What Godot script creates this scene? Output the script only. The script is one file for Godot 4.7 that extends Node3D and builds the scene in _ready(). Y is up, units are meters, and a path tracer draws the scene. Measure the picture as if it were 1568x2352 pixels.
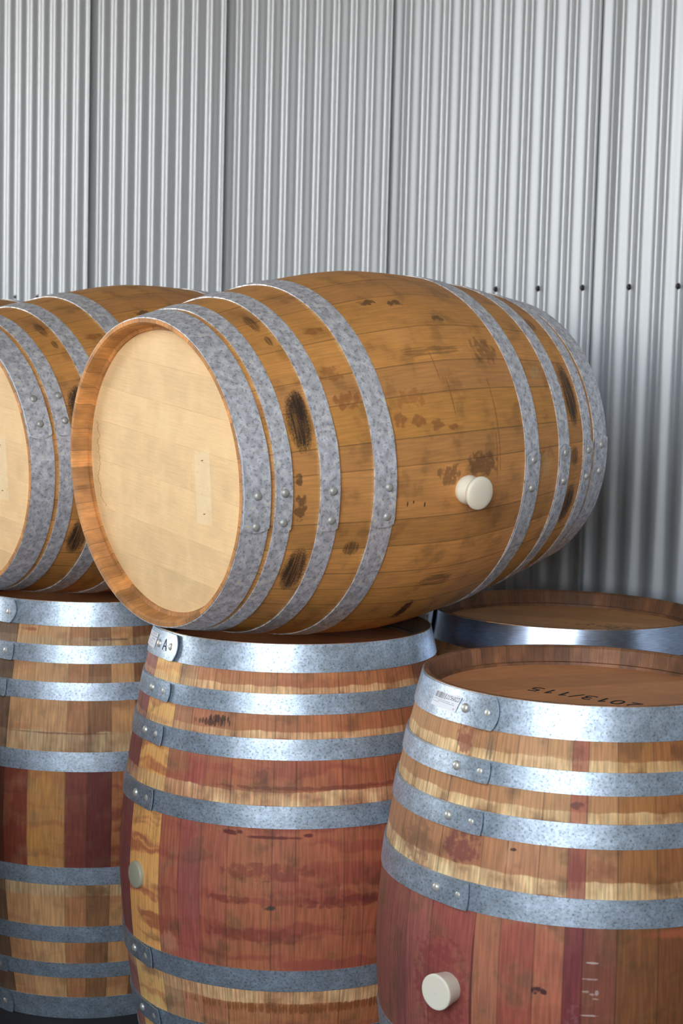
extends Node3D
# Wine barrels stacked in front of a corrugated shed wall.
# Measures: x right, y up, z towards the viewer, floor at y = 0, camera above the origin.

const EYE := 1.4911
const WALL_FOOT := Vector3(-1.3061, 0.0, -6.5086)
const WALL_ANGLE := 0.8129
const RIB := 0.076

var along := Vector3(cos(WALL_ANGLE), 0.0, sin(WALL_ANGLE))       # along the wall, towards the right of the picture
var out := Vector3(-sin(WALL_ANGLE), 0.0, cos(WALL_ANGLE))        # away from the wall, towards the open side of the shed
var rng := RandomNumberGenerator.new()
var names := {}
var mats := {}
var n_w := 1280
var n_h := 1152
var noise_grain: PackedByteArray
var noise_blotch: PackedByteArray
var noise_band: PackedByteArray
var noise_mid: PackedByteArray
var noise_speck: PackedByteArray


# ------------------------------------------------------------------ mesh building
class MB:
	var v := PackedVector3Array()
	var n := PackedVector3Array()
	var uv := PackedVector2Array()
	var ix := PackedInt32Array()

	func vert(p: Vector3, nn: Vector3, t := Vector2.ZERO) -> int:
		v.append(p)
		n.append(nn.normalized())
		uv.append(t)
		return v.size() - 1

	func tri(a: int, b: int, c: int) -> void:
		var g := (v[b] - v[a]).cross(v[c] - v[a])
		if g.length_squared() < 1e-18:
			return
		if g.dot(n[a] + n[b] + n[c]) > 0.0:   # front faces run clockwise
			ix.append_array([a, c, b])
		else:
			ix.append_array([a, b, c])

	func quad(a: int, b: int, c: int, d: int) -> void:
		tri(a, b, c)
		tri(a, c, d)

	func flat_quad(a: Vector3, b: Vector3, c: Vector3, d: Vector3, nn: Vector3) -> void:
		quad(vert(a, nn, Vector2(0, 0)), vert(b, nn, Vector2(1, 0)), vert(c, nn, Vector2(1, 1)), vert(d, nn, Vector2(0, 1)))

	func box(lo: Vector3, hi: Vector3, bx := Vector3.RIGHT, by := Vector3.UP, bz := Vector3.BACK) -> void:
		var f := func(x: float, y: float, z: float) -> Vector3: return bx * x + by * y + bz * z
		for s in [0, 1]:
			var x: float = hi.x if s else lo.x
			var y: float = hi.y if s else lo.y
			var z: float = hi.z if s else lo.z
			var k := 1.0 if s else -1.0
			flat_quad(f.call(x, lo.y, lo.z), f.call(x, hi.y, lo.z), f.call(x, hi.y, hi.z), f.call(x, lo.y, hi.z), bx * k)
			flat_quad(f.call(lo.x, y, lo.z), f.call(hi.x, y, lo.z), f.call(hi.x, y, hi.z), f.call(lo.x, y, hi.z), by * k)
			flat_quad(f.call(lo.x, lo.y, z), f.call(hi.x, lo.y, z), f.call(hi.x, hi.y, z), f.call(lo.x, hi.y, z), bz * k)

	# a profile of (radius, height) turned round `axis` at `at`
	func lathe(profile: Array, sides: int, at: Vector3, axis: Vector3, squash := 1.0) -> void:
		var e := axis.cross(Vector3(0.31, 0.2, 0.93)).normalized()
		var g := axis.cross(e).normalized()
		var m := profile.size()
		var first := v.size()
		for k in m:
			var p: Vector2 = profile[k]
			var d: Vector2 = profile[mini(k + 1, m - 1)] - profile[maxi(k - 1, 0)]
			for j in sides + 1:
				var a := TAU * j / sides
				var r := e * cos(a) + g * sin(a) * squash
				vert(at + r * p.x + axis * p.y, r * d.y - axis * d.x, Vector2(float(j) / sides, float(k) / m))
		for k in m - 1:
			for j in sides:
				var q := first + k * (sides + 1) + j
				quad(q, q + 1, q + sides + 2, q + sides + 1)

	func mesh() -> ArrayMesh:
		var a := []
		a.resize(Mesh.ARRAY_MAX)
		a[Mesh.ARRAY_VERTEX] = v
		a[Mesh.ARRAY_NORMAL] = n
		a[Mesh.ARRAY_TEX_UV] = uv
		a[Mesh.ARRAY_INDEX] = ix
		var m := ArrayMesh.new()
		m.add_surface_from_arrays(Mesh.PRIMITIVE_TRIANGLES, a)
		return m


func numbered(called: String) -> String:
	var k: int = names.get(called, -1) + 1
	names[called] = k
	return called if k == 0 else "%s_%03d" % [called, k]


func put(mb: MB, called: String, m: Material, parent: Node = self) -> MeshInstance3D:
	return put_mesh(mb.mesh(), called, m, parent)


func put_mesh(mesh: Mesh, called: String, m: Material, parent: Node = self) -> MeshInstance3D:
	var o := MeshInstance3D.new()
	o.mesh = mesh
	o.material_override = m
	o.name = numbered(called)
	o.cast_shadow = GeometryInstance3D.SHADOW_CASTING_SETTING_ON
	parent.add_child(o, true)
	return o


func tag(o: Node, label: String, category: String, group := "") -> void:
	o.set_meta("label", label)
	o.set_meta("category", category)
	if group != "":
		o.set_meta("group", group)


func structure(o: Node) -> Node:
	o.set_meta("kind", "structure")
	return o


# ------------------------------------------------------------------ materials and computed textures
func plain(key: String, c: Color, rough: float, metal := 0.0) -> StandardMaterial3D:
	if mats.has(key):
		return mats[key]
	var m := StandardMaterial3D.new()
	m.resource_name = key
	m.albedo_color = c
	m.roughness = rough
	m.metallic = metal
	mats[key] = m
	return m


func pictured(key: String, im: Image, rough: float, metal := 0.0) -> StandardMaterial3D:
	var m := plain(key, Color.WHITE, rough, metal)
	im.generate_mipmaps()
	m.albedo_texture = ImageTexture.create_from_image(im)
	return m


func noise_map(seed_: int, freq: float, w: int, h: int, octaves := 3, kind := FastNoiseLite.TYPE_SIMPLEX_SMOOTH) -> Image:
	var f := FastNoiseLite.new()
	f.seed = seed_
	f.noise_type = kind
	f.frequency = freq
	f.fractal_octaves = octaves
	return f.get_image(w, h, false, false, true)


func stretched(seed_: int, freq: float, w: int, h: int, kx: int, ky: int, octaves := 3) -> PackedByteArray:
	var im := noise_map(seed_, freq, w / kx, h / ky, octaves)
	im.resize(w, h, Image.INTERPOLATE_CUBIC)
	return im.get_data()


func make_noises() -> void:
	noise_grain = stretched(11, 0.16, n_w, n_h, 1, 16, 3)
	noise_blotch = stretched(23, 0.012, n_w, n_h, 1, 1, 5)
	noise_band = stretched(37, 0.02, n_w, n_h, 8, 1, 3)
	noise_mid = stretched(53, 0.05, n_w, n_h, 1, 1, 4)
	noise_speck = stretched(41, 0.22, n_w, n_h, 1, 1, 2)


# A barrel's surface unrolled: columns run round it over [a0, a1] degrees, rows from s = -0.06 (inside the near rim) to length + 0.06.
# staves: [right edge in degrees, upper colour, waist colour, share of the pale strips, share of the stain bands]
func paint_barrel(o: Dictionary) -> Image:
	var w: int = o.get("w", n_w)
	var h: int = o.get("h", n_h)
	var step := n_w / w
	var length: float = o.length
	var a0: float = o.a0
	var a1: float = o.a1
	var staves: Array = o.staves
	var buf := PackedByteArray()
	buf.resize(w * h * 3)
	# columns
	var col := PackedInt32Array()
	var joint := PackedFloat32Array()
	col.resize(w)
	joint.resize(w)
	var px := (a1 - a0) / w
	var k := 0
	for x in w:
		var a := a0 + (x + 0.5) * px
		while k < staves.size() - 1 and a > staves[k][0]:
			k += 1
		col[x] = k
		var near: float = absf(a - staves[k][0])
		if k > 0:
			near = minf(near, absf(a - staves[k - 1][0]))
		joint[x] = clampf(near / px / (1.5 / step), 0.0, 1.0)
	var up := PackedVector3Array()
	var waist := PackedVector3Array()
	var pale_share := PackedFloat32Array()
	var band_share := PackedFloat32Array()
	var shift := PackedInt32Array()
	for s in staves:
		up.append(s[1])
		waist.append(s[2])
		pale_share.append(s[3])
		band_share.append(s[4])
		shift.append(rng.randi_range(0, n_h - 1) if o.get("break_bands", true) else rng.randi_range(0, 14))
	var zones: Array = o.zones          # [s, weight] knots of the waist colour
	var strips: Array = o.strips        # [s0, s1, strength] pale strips beside the hoops
	var pale: Vector3 = o.pale
	var wine: Vector3 = o.wine
	var rim: Vector3 = o.rim
	var joint_dark: float = o.get("joint_dark", 0.72)
	var grain: float = o.get("grain", 0.3)
	var dirt: float = o.get("dirt", 0.35)
	var off: int = o.get("seed", 0) * 7919
	var cool: float = o.get("blue", 1.0)
	var lift: float = o.get("bright", 1.0)
	var total := n_w * n_h
	for y in h:
		var s := lerpf(-0.06, length + 0.06, (y + 0.5) / h)
		var z := 0.0
		for q in zones.size() - 1:
			if s >= zones[q][0] and s < zones[q + 1][0]:
				z = lerpf(zones[q][1], zones[q + 1][1], (s - zones[q][0]) / (zones[q + 1][0] - zones[q][0]))
		var strip := 0.0
		var strip_at := 0.0
		for q in strips:
			if s > q[0] - 0.004 and s < q[1] + 0.004:
				strip = q[2]
				strip_at = minf(s - q[0], q[1] - s)
		var inside := s < -0.001 or s > length + 0.001
		var row := ((y * step) % n_h) * n_w
		for x in w:
			var i := col[x]
			var at := (row + x * step + off) % total
			var g := noise_grain[at] / 255.0 - 0.5
			var b := noise_blotch[at] / 255.0 - 0.5
			var c: Vector3
			if inside:
				c = rim * (0.85 + 0.3 * fmod(shift[i] * 0.618, 1.0) + 0.25 * b)
			else:
				var m := clampf(z + b * 1.1 * z, 0.0, 1.0)
				c = up[i].lerp(waist[i], m)
				var bs := band_share[i]
				if bs > 0.0:
					var bn := noise_band[((((y * step) + shift[i] + int(26.0 * b)) % n_h) * n_w + x * step)] / 255.0
					var hit := clampf((bn - 0.52) * 5.0, 0.0, 1.0) * bs * (0.3 + 0.7 * z)
					c = c.lerp(wine, hit * 0.48)
				if strip > 0.0:
					var e := clampf((strip_at + 0.004 * b * 2.0 + 0.0015) / 0.0022, 0.0, 1.0) * strip * pale_share[i]
					c = c.lerp(pale * (0.92 + 0.16 * g), clampf(e * (0.72 + 0.9 * b), 0.0, 1.0))
				if b < -0.12:
					c *= 1.0 - dirt * clampf((-0.12 - b) * 3.0, 0.0, 0.6)
			c *= lift
			c.z *= cool
			var f := (1.0 + grain * g + 0.10 * b) * (joint_dark + (1.0 - joint_dark) * joint[x])
			if noise_speck[at] < 34:
				f *= 0.9
			var to := (y * w + x) * 3
			buf[to] = clampi(int(c.x * f * 255.0), 0, 255)
			buf[to + 1] = clampi(int(c.y * f * 255.0), 0, 255)
			buf[to + 2] = clampi(int(c.z * f * 255.0), 0, 255)
	var im := Image.create_from_data(w, h, false, Image.FORMAT_RGB8, buf)
	for q in o.get("marks", []):
		stain(im, o, q)
	return im


# One stain: [s0, s1, angle0, angle1, colour, strength, raggedness, brushed?]
func stain(im: Image, o: Dictionary, q: Array) -> void:
	var w := im.get_width()
	var h := im.get_height()
	var length: float = o.length
	var y0 := int((q[0] + 0.06) / (length + 0.12) * h)
	var y1 := int((q[1] + 0.06) / (length + 0.12) * h)
	var x0 := int((q[2] - o.a0) / (o.a1 - o.a0) * w)
	var x1 := int((q[3] - o.a0) / (o.a1 - o.a0) * w)
	var tint: Color = q[4]
	var off := rng.randi_range(0, n_w * n_h - 1)
	for y in range(maxi(y0, 0), mini(y1, h - 1) + 1):
		for x in range(maxi(x0, 0), mini(x1, w - 1) + 1):
			var u := 2.0 * (x - x0) / maxf(x1 - x0, 1.0) - 1.0
			var t := 2.0 * (y - y0) / maxf(y1 - y0, 1.0) - 1.0
			var at := (off + y * n_w + x) % (n_w * n_h)
			var turned := (off + (x % n_h) * n_w + (y % n_w)) % (n_w * n_h)
			var n := (noise_grain[turned] if q[7] == 1 else noise_mid[at]) / 255.0 - 0.5
			if q[7] == 2:
				n = noise_grain[at] / 255.0 - 0.5
			var fine := noise_speck[at] / 255.0 - 0.5
			var d: float = (1.0 - u * u - t * t) * 0.9 + (n * 2.6 + fine * 0.5) * q[6]
			var k: float = clampf(d * 1.7, 0.0, 1.0) * q[5]
			if q[7] == 1:
				k = clampf((1.0 - u * u - t * t) * 1.6 + fine * 0.8, 0.0, 1.0) * clampf(0.74 + n * 1.3 * q[6] + fine * 0.5, 0.0, 1.0) * q[5]
			if k > 0.0:
				im.set_pixel(x, y, im.get_pixel(x, y).lerp(tint, k))


# Galvanised steel: a tile of crystals with dark flecks (kind 0) or weathered blotches (kind 1), or brushed bright steel (kind 2)
func paint_zinc(kind: int) -> Image:
	var n := 768
	var cells := noise_map(5 + kind, 0.05 if kind == 0 else 0.02, n, n, 1, FastNoiseLite.TYPE_CELLULAR).get_data()
	var blot := noise_map(8 + kind, 0.016 if kind == 1 else 0.008, n, n, 5).get_data()
	var fine := noise_map(13 + kind, 0.06, n, n, 3).get_data()
	var spot := noise_map(19 + kind, 0.035, n, n, 3).get_data()
	var brush := stretched(3, 0.2, n, n, 24, 1, 2)
	var buf := PackedByteArray()
	buf.resize(n * n * 3)
	for i in n * n:
		var c := cells[i] / 255.0
		var b := blot[i] / 255.0
		var f := fine[i] / 255.0
		var p := spot[i] / 255.0
		var k := 1.0
		var warm := 0.0
		if kind == 0:
			k = 0.86 + 0.14 * (c - 0.5) + 0.16 * (b - 0.5)
			if f > 0.66:
				k -= minf((f - 0.66) * 1.5, 0.22)
			if f < 0.30:
				k += 0.05
		elif kind == 1:
			k = 0.88 + 0.30 * (b - 0.5) + 0.08 * (f - 0.5)
			if p > 0.64:
				k -= minf((p - 0.64) * 1.6, 0.16)
			if f > 0.80:
				k -= minf((f - 0.82) * 1.2, 0.12)
			if b > 0.72 and p < 0.35:
				warm = minf((b - 0.72) * 2.0, 0.25)
		else:
			k = 0.85 + 0.22 * (brush[i] / 255.0 - 0.5) + 0.08 * (b - 0.5)
		buf[i * 3] = clampi(int(k * 246.0), 0, 255)
		buf[i * 3 + 1] = clampi(int((k * 250.0) * (1.0 - 0.08 * warm)), 0, 255)
		buf[i * 3 + 2] = clampi(int((k * 255.0) * (1.0 - warm)), 0, 255)
	return Image.create_from_data(n, n, false, Image.FORMAT_RGB8, buf)


# A head seen from outside; half = half its width in metres; boards run at `turn` degrees
func paint_head(o: Dictionary) -> Image:
	var n: int = o.get("n", 768)
	var half: float = o.half
	var buf := PackedByteArray()
	buf.resize(n * n * 3)
	var turn: float = deg_to_rad(o.turn)
	var ca := cos(turn)
	var sa := sin(turn)
	var edges: Array = o.edges
	var tones: Array = o.tones
	var flecks: float = o.get("flecks", 0.0)
	var base: Vector3 = o.color
	var off: int = o.get("seed", 0) * 104729
	for y in n:
		for x in n:
			var px := (2.0 * (x + 0.5) / n - 1.0) * half
			var pz := (2.0 * (y + 0.5) / n - 1.0) * half
			var along_ := px * ca + pz * sa
			var across := -px * sa + pz * ca
			var k := 0
			while k < edges.size() and across > edges[k]:
				k += 1
			# the grain map is long in its rows' direction: look it up with the board's length as rows
			var gr := int((across + half) * 2400.0 + off)
			var gl := int((along_ + half) * 1100.0 + k * 311)
			var g := noise_grain[posmod(gl, n_h) * n_w + posmod(gr, n_w)] / 255.0 - 0.5
			var b := noise_blotch[posmod(gl, n_h) * n_w + posmod(gr / 3, n_w)] / 255.0 - 0.5
			var c: Vector3 = base * float(tones[k % tones.size()]) * (1.0 + float(o.get("grain", 0.12)) * g + 0.08 * b)
			if flecks > 0.0 and b > 0.16 and noise_speck[posmod(gr * 2, n_h) * n_w + posmod(gl, n_w)] > 178:
				c = c.lerp(Vector3(1.0, 0.93, 0.78), flecks)
			var to := (y * n + x) * 3
			buf[to] = clampi(int(c.x * 255.0), 0, 255)
			buf[to + 1] = clampi(int(c.y * 255.0), 0, 255)
			buf[to + 2] = clampi(int(c.z * 255.0), 0, 255)
	return Image.create_from_data(n, n, false, Image.FORMAT_RGB8, buf)


# ------------------------------------------------------------------ barrels
func swell(t: Dictionary, s: float) -> float:
	var u := absf(2.0 * s / t.length - 1.0)
	return t.head + (t.bilge - t.head) * (1.0 - pow(u, t.power)) + t.get("quart", 0.0) * u * u * (1.0 - u * u)


func on(t: Dictionary, s: float, deg: float, lift := 0.0) -> Vector3:
	var a := deg_to_rad(deg)
	var r := swell(t, s) + lift
	return Vector3(sin(a) * r, t.length - s, cos(a) * r)


func facing(t: Dictionary, s: float, deg: float) -> Vector3:
	var a := deg_to_rad(deg)
	var d: float = (swell(t, s + 0.002) - swell(t, s - 0.002)) / 0.004
	return Vector3(sin(a), d, cos(a)).normalized()


func unroll(t: Dictionary, s: float, deg: float) -> Vector2:
	var span: float = t.a1 - t.a0
	var d := fposmod(deg - t.a0, 360.0)
	if d > span:                               # the hidden side repeats the painted one, mirrored
		d = span * (1.0 - (d - span) / (360.0 - span))
	return Vector2(d / span, (s + 0.06) / (t.length + 0.12))


const RIM := [[0.0, 0.0005], [0.0, -0.007], [0.004, -0.011], [0.030, -0.0215], [0.0305, -0.029], [0.036, -0.030], [0.060, -0.030]]


func stave(t: Dictionary, from: float, to: float, lift: float) -> MB:
	var m := MB.new()
	var g := minf(0.16, (to - from) * 0.1)
	var degs := [from, from + g]
	var parts := maxi(2, int((to - from) / 2.6))
	for k in range(1, parts):
		degs.append(lerpf(from + g, to - g, float(k) / parts))
	degs.append_array([to - g, to])
	var rows := 34
	var n := degs.size()
	var first := 0
	for k in rows + 1:
		var s: float = t.length * k / rows
		for j in n:
			var edge: bool = j == 0 or j == n - 1
			var nn := facing(t, s, degs[j])
			if edge:
				nn += facing(t, s, degs[j] + (-90.0 if j == 0 else 90.0)) * 0.35
			m.vert(on(t, s, degs[j], -0.0009 if edge else lift), nn, unroll(t, s, degs[j]))
	for k in rows:
		for j in n - 1:
			var q := first + k * n + j
			m.quad(q, q + 1, q + n + 1, q + n)
	# the rim at either end: end grain, chamfer, groove
	for far in [false, true]:
		for k in RIM.size() - 1:
			var a: Array = RIM[k]
			var b: Array = RIM[k + 1]
			var d := Vector2(b[0] - a[0], b[1] - a[1])
			first = m.v.size()
			for e in [a, b]:
				for j in n:
					var s: float = t.length - e[0] if far else e[0]
					var ang := deg_to_rad(degs[j])
					var rr: float = swell(t, s) + e[1] + lift
					var path: float = -0.002 - 0.8 * (absf(e[1]) + e[0])
					var nn := Vector3(sin(ang) * -d.x, (-d.y) * (-1.0 if far else 1.0), cos(ang) * -d.x)
					m.vert(Vector3(sin(ang) * rr, t.length - s, cos(ang) * rr), nn, unroll(t, t.length - path if far else path, degs[j]))
			for j in n - 1:
				m.quad(first + j, first + j + 1, first + n + j + 1, first + n + j)
	return m


func hoop(t: Dictionary, s0: float, s1: float) -> MB:
	var m := MB.new()
	var thick := 0.0026
	var prof := [[s0, -0.001], [s0, thick - 0.0005], [s0 + 0.0006, thick], [lerpf(s0, s1, 0.5), thick + 0.0002], [s1 - 0.0006, thick], [s1, thick - 0.0005], [s1, -0.001]]
	var sides := 112
	for k in prof.size() - 1:
		var a: Array = prof[k]
		var b: Array = prof[k + 1]
		var first := m.v.size()
		for e in [a, b]:
			for j in sides + 1:
				var deg: float = t.seam + 360.0 * j / sides
				var nn := facing(t, e[0], deg)
				if absf(a[0] - b[0]) < 0.0001:
					nn = Vector3(0, 1.0 if k == 0 else -1.0, 0)
				m.vert(on(t, e[0], deg, e[1]), nn, Vector2(deg_to_rad(deg - t.seam) * t.head / 0.25, e[0] / 0.25))
		for j in sides:
			m.quad(first + j, first + j + 1, first + sides + j + 2, first + sides + j + 1)
	return m


# The overlapping end of a hoop: a strip from angle `from` to the rounded end at `to`, standing a little off the band beneath
func lap(t: Dictionary, s0: float, s1: float, from: float, to: float, bulge: float) -> MB:
	var m := MB.new()
	var na := 16
	var ns := 8
	var sign_ := signf(to - from)
	var lift := func(f: float) -> float: return lerpf(0.0026, 0.0052, clampf(f * 4.0, 0.0, 1.0)) + float(t.get("lap_gap", 0.0050)) * smoothstep(0.80, 0.98, f)
	for under in [false, true]:
		var first := m.v.size()
		for i in ns + 1:
			var s := lerpf(s0 + 0.0006, s1 - 0.0006, float(i) / ns)
			var end := to - bulge * pow(2.0 * i / ns - 1.0, 2.0)
			for j in na + 1:
				var f := float(j) / na
				var deg := lerpf(from, end, f)
				var nn := facing(t, s, deg)
				m.vert(on(t, s, deg, lift.call(f) - (0.0022 if under else 0.0)), -nn if under else nn, Vector2(deg_to_rad(deg - t.seam) * t.head / 0.25 + 0.37, s / 0.25 + 0.53))
		for i in ns:
			for j in na:
				var q := first + i * (na + 1) + j
				m.quad(q, q + 1, q + na + 2, q + na + 1)
	var first := m.v.size()
	for i in ns + 1:
		var s := lerpf(s0 + 0.0006, s1 - 0.0006, float(i) / ns)
		var end := to - bulge * pow(2.0 * i / ns - 1.0, 2.0)
		var nn := facing(t, s, end + 90.0 * sign_)
		nn.y = 0.0
		m.vert(on(t, s, end, lift.call(1.0)), nn)
		m.vert(on(t, s, end, lift.call(1.0) - 0.0022), nn)
	for i in ns:
		var q := first + i * 2
		m.quad(q, q + 1, q + 3, q + 2)
	for top in [true, false]:                  # the strip's long edges
		first = m.v.size()
		var s := s0 + 0.0006 if top else s1 - 0.0006
		for j in na + 1:
			var f := float(j) / na
			var up := Vector3(0, 1.0 if top else -1.0, 0)
			m.vert(on(t, s, lerpf(from, to - bulge, f), lift.call(f)), up)
			m.vert(on(t, s, lerpf(from, to - bulge, f), lift.call(f) - 0.0022), up)
		for j in na:
			var q := first + j * 2
			m.quad(q, q + 1, q + 3, q + 2)
	return m


var rivet_mesh: ArrayMesh


func rivet(t: Dictionary, s: float, deg: float, parent: Node, m: Material) -> void:
	if rivet_mesh == null:
		var b := MB.new()
		var prof := [Vector2(0.0080, 0.0), Vector2(0.0082, 0.0008)]
		for k in 6:
			var a := PI / 2.0 * k / 5.0
			prof.append(Vector2(0.0074 * cos(a), 0.0012 + 0.0042 * sin(a)))
		b.lathe(prof, 16, Vector3.ZERO, Vector3.UP)
		rivet_mesh = b.mesh()
	var o := put_mesh(rivet_mesh, "rivet", m, parent)
	var up := facing(t, s, deg)
	var e := up.cross(Vector3(0.3, 0.9, 0.1)).normalized()
	o.transform = Transform3D(Basis(e, up, e.cross(up)), on(t, s, deg, 0.0050))


func head_boards(t: Dictionary, near: bool, m: Material, parent: Node) -> void:
	var depth: float = 0.036
	var y: float = t.length - depth if near else depth
	var r: float = swell(t, depth) - 0.0285
	var disc := PackedVector2Array()
	for k in 72:
		disc.append(Vector2(cos(TAU * k / 72), sin(TAU * k / 72)) * r)
	var turn: float = deg_to_rad(t.board_turn)
	var u := Vector2(cos(turn), sin(turn))
	var w := Vector2(-sin(turn), cos(turn))
	var cuts: Array = [-0.5] + t.board_edges + [0.5]
	for k in cuts.size() - 1:
		var gap := 0.00012
		var a: float = cuts[k] + gap
		var b: float = cuts[k + 1] - gap
		var got := Geometry2D.intersect_polygons(disc, PackedVector2Array([u * -0.6 + w * a, u * 0.6 + w * a, u * 0.6 + w * b, u * -0.6 + w * b]))
		if got.is_empty():
			continue
		var poly: PackedVector2Array = got[0]
		var mb := MB.new()
		var up := Vector3.UP if near else Vector3.DOWN
		var first := 0
		for p in poly:
			mb.vert(Vector3(p.x, y, p.y), up, p / (2.0 * t.head_half) + Vector2(0.5, 0.5))
		var tris := Geometry2D.triangulate_polygon(poly)
		for q in range(0, tris.size(), 3):
			mb.tri(tris[q], tris[q + 1], tris[q + 2])
		for q in poly.size():
			var p := poly[q]
			var p2 := poly[(q + 1) % poly.size()]
			var mid := (p + p2) * 0.5
			var side := (p2 - p).orthogonal().normalized()
			if side.dot(mid - w * (a + b) * 0.5) < 0.0:
				side = -side
			first = mb.v.size()
			for e in [[p, y], [p2, y], [p2, y - 0.02 * up.y], [p, y - 0.02 * up.y]]:
				mb.vert(Vector3(e[0].x, e[1], e[0].y), Vector3(side.x, 0, side.y), e[0] / (2.0 * t.head_half) + Vector2(0.5, 0.5))
			mb.quad(first, first + 1, first + 2, first + 3)
		put(mb, "head_board", m, parent)


func barrel(t: Dictionary, at: Transform3D, label: String) -> Node3D:
	var root := Node3D.new()
	root.name = numbered("wine_barrel")
	add_child(root, true)
	root.transform = at
	tag(root, label, "barrel", "oak wine barrels")
	# staves all round: the painted ones, then plain ones on the hidden side
	var edges := []
	edges.append(t.a0)
	for s in t.staves:
		if s[0] < t.a1 - 2.0:
			edges.append(s[0])
	edges.append(t.a1)
	var rest: float = 360.0 - (t.a1 - t.a0)
	var many := int(round(rest / 11.0))
	for k in range(1, many + 1):
		edges.append(t.a1 + rest * k / many)
	for k in edges.size() - 1:
		put(stave(t, edges[k], edges[k + 1], rng.randf_range(-0.0004, 0.0004)), "stave", t.wood, root)
	head_boards(t, true, t.head_wood, root)
	head_boards(t, false, t.head_wood, root)
	for k in t.hoops.size():
		var q: Array = t.hoops[k]
		var hp := put(hoop(t, q[0], q[1]), "hoop", t.zinc, root)
		if q.size() > 2:
			put(lap(t, q[0], q[1], q[2], q[3], q[4]), "hoop_lap", t.zinc, hp)
			for a in q[5]:
				rivet(t, (q[0] + q[1]) * 0.5 + q[6], a, hp, t.rivet)
	return root


func shade_of(v: Array) -> Vector3:
	return Vector3(v[0] / 255.0, v[1] / 255.0, v[2] / 255.0)


func barrel_at(x: float, z: float, tilt := Vector3.ZERO) -> Transform3D:
	var up := (Vector3.UP + tilt).normalized()
	var front := Vector3(-x, 0.0, -z).normalized()
	front = (front - up * front.dot(up)).normalized()
	return Transform3D(Basis(up.cross(front), up, front), Vector3(x, 0.0, z))


func lying_at(c: Vector3, yaw: float, tilt: float, length: float, roll := 0.0) -> Transform3D:
	var ax := Vector3(sin(yaw) * cos(tilt), sin(tilt), -cos(yaw) * cos(tilt))
	var y := -ax
	var z := (Vector3.UP - ax * ax.y).normalized()
	z = z.rotated(y, roll)
	return Transform3D(Basis(y.cross(z), y, z), c + Vector3(0, EYE, 0) - y * length * 0.5)


# ------------------------------------------------------------------ the scene
func _ready() -> void:
	rng.seed = 20131
	# camera
	var cam := Camera3D.new()
	cam.name = "camera"
	add_child(cam)
	var pitch := -0.0908
	cam.transform = Transform3D(Basis(Vector3.RIGHT, pitch) * Basis(Vector3.BACK, 0.0253), Vector3(0, EYE, 0))
	var lens := CameraAttributesPhysical.new()
	lens.frustum_focal_length = 57.7
	lens.frustum_focus_distance = 3.15
	lens.exposure_aperture = 6.3
	lens.frustum_near = 0.05
	lens.frustum_far = 200.0
	cam.attributes = lens
	cam.keep_aspect = Camera3D.KEEP_HEIGHT
	cam.fov = rad_to_deg(2.0 * atan(1176.0 / 3877.4))
	cam.current = true
	# sky and exposure
	var sky_look := ProceduralSkyMaterial.new()
	sky_look.sky_top_color = Color(0.66, 0.70, 0.75)
	sky_look.sky_horizon_color = Color(0.99, 0.955, 0.90)
	sky_look.sky_curve = 0.12
	sky_look.ground_bottom_color = Color(0.42, 0.38, 0.33)
	sky_look.ground_horizon_color = Color(0.60, 0.56, 0.50)
	sky_look.sun_angle_max = 1.0
	var sky := Sky.new()
	sky.sky_material = sky_look
	var env := Environment.new()
	env.background_mode = Environment.BG_SKY
	env.sky = sky
	env.tonemap_mode = Environment.TONE_MAPPER_LINEAR
	env.tonemap_exposure = 14.5
	env.sdfgi_enabled = true
	env.ssao_enabled = true
	env.ssil_enabled = true
	var we := WorldEnvironment.new()
	we.name = "world_environment"
	we.environment = env
	add_child(we)
	# the sun stands high beside the shed: it lights the yard and never shines in under the roof
	var sun := DirectionalLight3D.new()
	sun.name = "sun"
	sun.light_color = Color(1.0, 0.88, 0.70)
	sun.light_energy = 3.2
	sun.light_angular_distance = 0.5
	sun.shadow_enabled = true
	add_child(sun)
	var from_sun := (along * 0.45 + out * -0.3 + Vector3.UP * 1.0).normalized()
	sun.look_at_from_position(from_sun * 20.0, Vector3.ZERO)

	make_noises()
	build_shed()
	build_barrels()


func place(t: float, y: float, n: float) -> Vector3:
	return Vector3(WALL_FOOT.x, 0, WALL_FOOT.z) + along * t + out * n + Vector3(0, y, 0)


func slab(called: String, lo: Vector3, hi: Vector3, m: Material) -> MeshInstance3D:
	var b := MB.new()
	b.box(lo, hi, along, Vector3.UP, out)
	for k in b.v.size():
		b.v[k] += WALL_FOOT
	var o := put(b, called, m)
	structure(o)
	return o


const SHED_LEFT := -8.0
const SHED_RIGHT := 9.5
const SHED_DEEP := 5.4
const SHED_HIGH := 5.2
const DOOR_A := Vector2(-7.9, -1.0)
const DOOR_B := Vector2(4.3, 8.2)
const DOOR_HIGH := 4.6


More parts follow.
